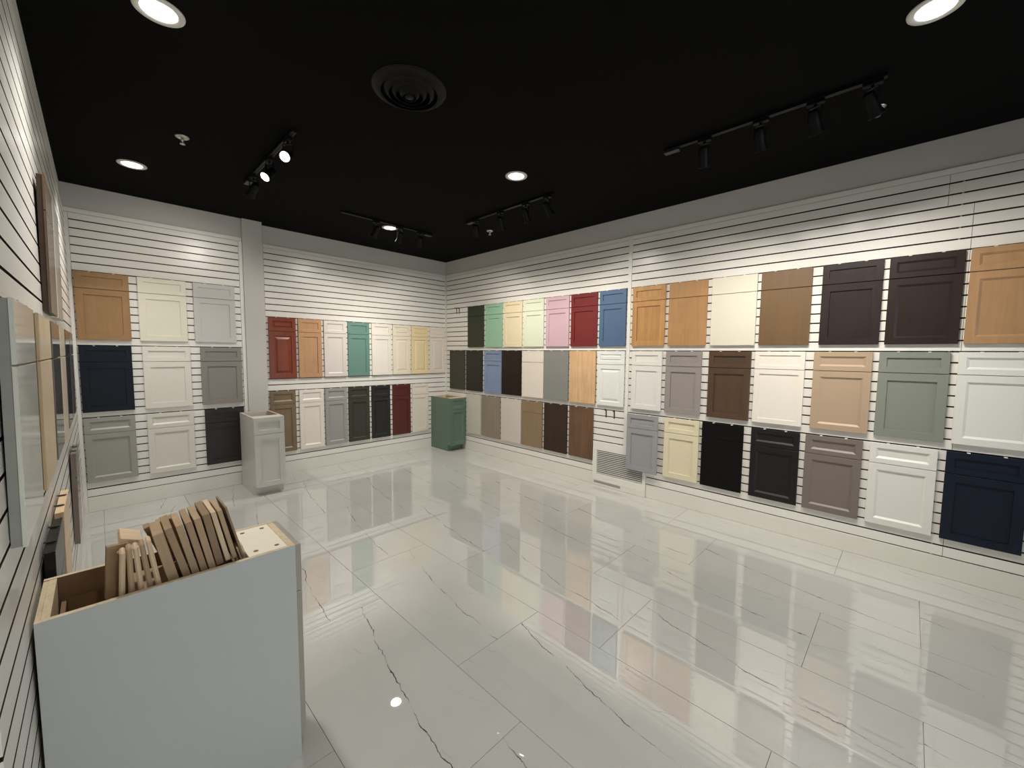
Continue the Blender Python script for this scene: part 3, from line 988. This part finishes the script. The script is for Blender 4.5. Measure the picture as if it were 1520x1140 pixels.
def track(name_label, p0, p1, feed_end, heads):
    a, b = Vector((*p0, H)), Vector((*p1, H))
    d = (b - a)
    ln = d.length
    ang = math.atan2(d.y, d.x) - math.pi / 2      # local +y along the rail
    r = tag(empty('track_light', a, ang), name_label, 'track light', 'black ceiling track lights')
    bm = bmesh.new()
    add_box(bm, (-0.018, 0, -0.020), (0.018, ln, -0.001), 0.001)
    rail = link('track_rail', to_mesh('track_rail', bm), M_BLACK, r)
    for s in (-1, 1):
        box('rail_lip', (s * 0.0085 - 0.002, 0.01, -0.0212), (s * 0.0085 + 0.002, ln - 0.01, -0.0201), M_BLACKG, rail)
    y = 0 if feed_end == 0 else ln
    sgn = 1 if feed_end == 0 else -1
    bm = bmesh.new()
    add_box(bm, (-0.024, min(y, y + sgn * 0.11), -0.040), (0.024, max(y, y + sgn * 0.11), -0.0205), 0.002)
    link('power_feed', to_mesh('power_feed', bm), M_BLACKG, r)
    inv = Matrix.Rotation(-ang, 4, 'Z')
    for s, aim, power in heads:
        ad = link('track_adapter', adap_me, None, r)
        ad.location = (0, s, -0.0215)
        piv = Vector((0, s, -0.0215 - 0.034 - 0.079))
        wp = r.matrix_basis @ piv
        dirw = (Vector(aim) - wp).normalized()
        dl = (inv.to_3x3() @ dirw)
        # yaw about z then tilt about local x so that -z points along dl
        yawz = math.atan2(dl.x, -dl.y)             # direction of tilt
        th = math.acos(max(-1, min(1, -dl.z)))
        rot = Matrix.Rotation(yawz, 4, 'Z')
        yk = link('yoke', yoke_me, None, r)
        yk.matrix_local = Matrix.Translation(piv) @ rot
        hd = link('lamp_head', head_me, None, r)
        hm = Matrix.Translation(piv) @ rot @ Matrix.Rotation(-th, 4, 'X')
        hd.matrix_local = hm
        ls = link('lamp_lens', slens_me, None, hd)
        li = bpy.data.lights.new('track_spot', 'SPOT')
        li.energy = power
        li.color = WARM
        li.spot_size = math.radians(95)
        li.spot_blend = 1.0
        li.shadow_soft_size = 0.02
        lo = bpy.data.objects.new('track_spot', li)
        COL.objects.link(lo)
        lo.parent = hd
        lo.location = (0, 0, -0.085)
    return r

W_ = SPOT_W
track('black track light with four heads along the right side of ceiling', (-1.20, -4.43), (-1.18, -5.68), 0,
      [(0.29, (0.0, -4.35, 1.35), W_), (0.64, (0.0, -5.0, 1.25), W_), (0.93, (0.0, -5.6, 1.25), W_), (1.19, (0.0, -6.3, 1.25), W_)])
track('black track light with four heads near the back right wall', (-1.155, -2.01), (-1.145, -3.29), 0,
      [(0.15, (-0.02, -1.2, 1.4), W_), (0.56, (0.0, -2.0, 1.3), W_), (0.93, (0.0, -2.8, 1.3), W_), (1.22, (0.0, -3.6, 1.4), W_)])
track('black track light facing the back wall near the corner', (-2.344, -1.265), (-1.156, -1.265), 1,
      [(0.41, (-2.3, 0.0, 1.5), W_ * .7), (0.72, (-1.5, 0.0, 1.4), W_ * .7), (1.01, (-0.7, 0.0, 1.5), W_ * .7)])
track('black track light on the left with two glowing lamp heads', (-3.275, -1.41), (-3.262, -2.67), 0,
      [(0.22, (-3.7, -0.12, 1.9), W_ * .6), (0.68, (-4.47, -2.9, 1.7), W_ * .2), (1.12, (-4.47, -4.0, 1.9), W_ * .2)])

# round ceiling diffuser
df = tag(empty('ceiling_diffuser', (-2.932, -3.640, H)), 'round black air diffuser with concentric rings in the ceiling', 'diffuser')
for r0, r1, z0, z1 in ((0.165, 0.215, -0.030, -0.004), (0.120, 0.150, -0.040, -0.012), (0.078, 0.105, -0.046, -0.018), (0.040, 0.064, -0.050, -0.022)):
    me = lathe_me('diffuser_ring', [(r0, z0), (r1, z1), (r1 + 0.004, z1 + 0.003), (r0, z0 + 0.006)], 40, close=True)
    link('diffuser_ring', me, M_BLACK, df)
link('diffuser_core', lathe_me('diffuser_core', [(0, -0.050), (0.026, -0.048), (0.026, -0.002), (0, -0.002)], 24), M_BLACK, df)
link('diffuser_back', lathe_me('diffuser_back', [(0, -0.003), (0.160, -0.003), (0.160, -0.001), (0, -0.001)], 40), M_BLACK, df)

# sprinklers
esc = lathe_me('escutcheon', [(0.0, -0.001), (0.044, -0.001), (0.043, -0.006), (0.030, -0.014), (0.014, -0.017), (0.0, -0.017)], 28)
stem = lathe_me('sprinkler_body', [(0.0, -0.0175), (0.009, -0.0175), (0.010, -0.028), (0.006, -0.032), (0.005, -0.050), (0.0, -0.050)], 16)
dfl = lathe_me('deflector', [(0.0, -0.0505), (0.016, -0.0505), (0.017, -0.0545), (0.0, -0.053)], 18)
for me in (esc, stem, dfl):
    me.materials.append(M_CHROME)
arm_bm = bmesh.new()
for s in (-1, 1):
    add_box(arm_bm, (s * 0.010 - 0.0015, -0.002, -0.051), (s * 0.010 + 0.0015, 0.002, -0.027))
arm = to_mesh('frame_arms', arm_bm)
arm.materials.append(M_CHROME)
for x, y, lb in ((-3.799, -1.960, 'chrome sprinkler head on the left side of the black ceiling'),
                 (-0.722, -1.925, 'chrome sprinkler head on the ceiling near the back right corner'),
                 (-0.800, -5.620, 'chrome sprinkler head beside the right-hand ceiling track light')):
    r = tag(empty('sprinkler', (x, y, H)), lb, 'sprinkler', 'ceiling sprinklers')
    for nm, me in (('escutcheon', esc), ('sprinkler_body', stem), ('deflector', dfl), ('frame_arms', arm)):
        link(nm, me, None, r)
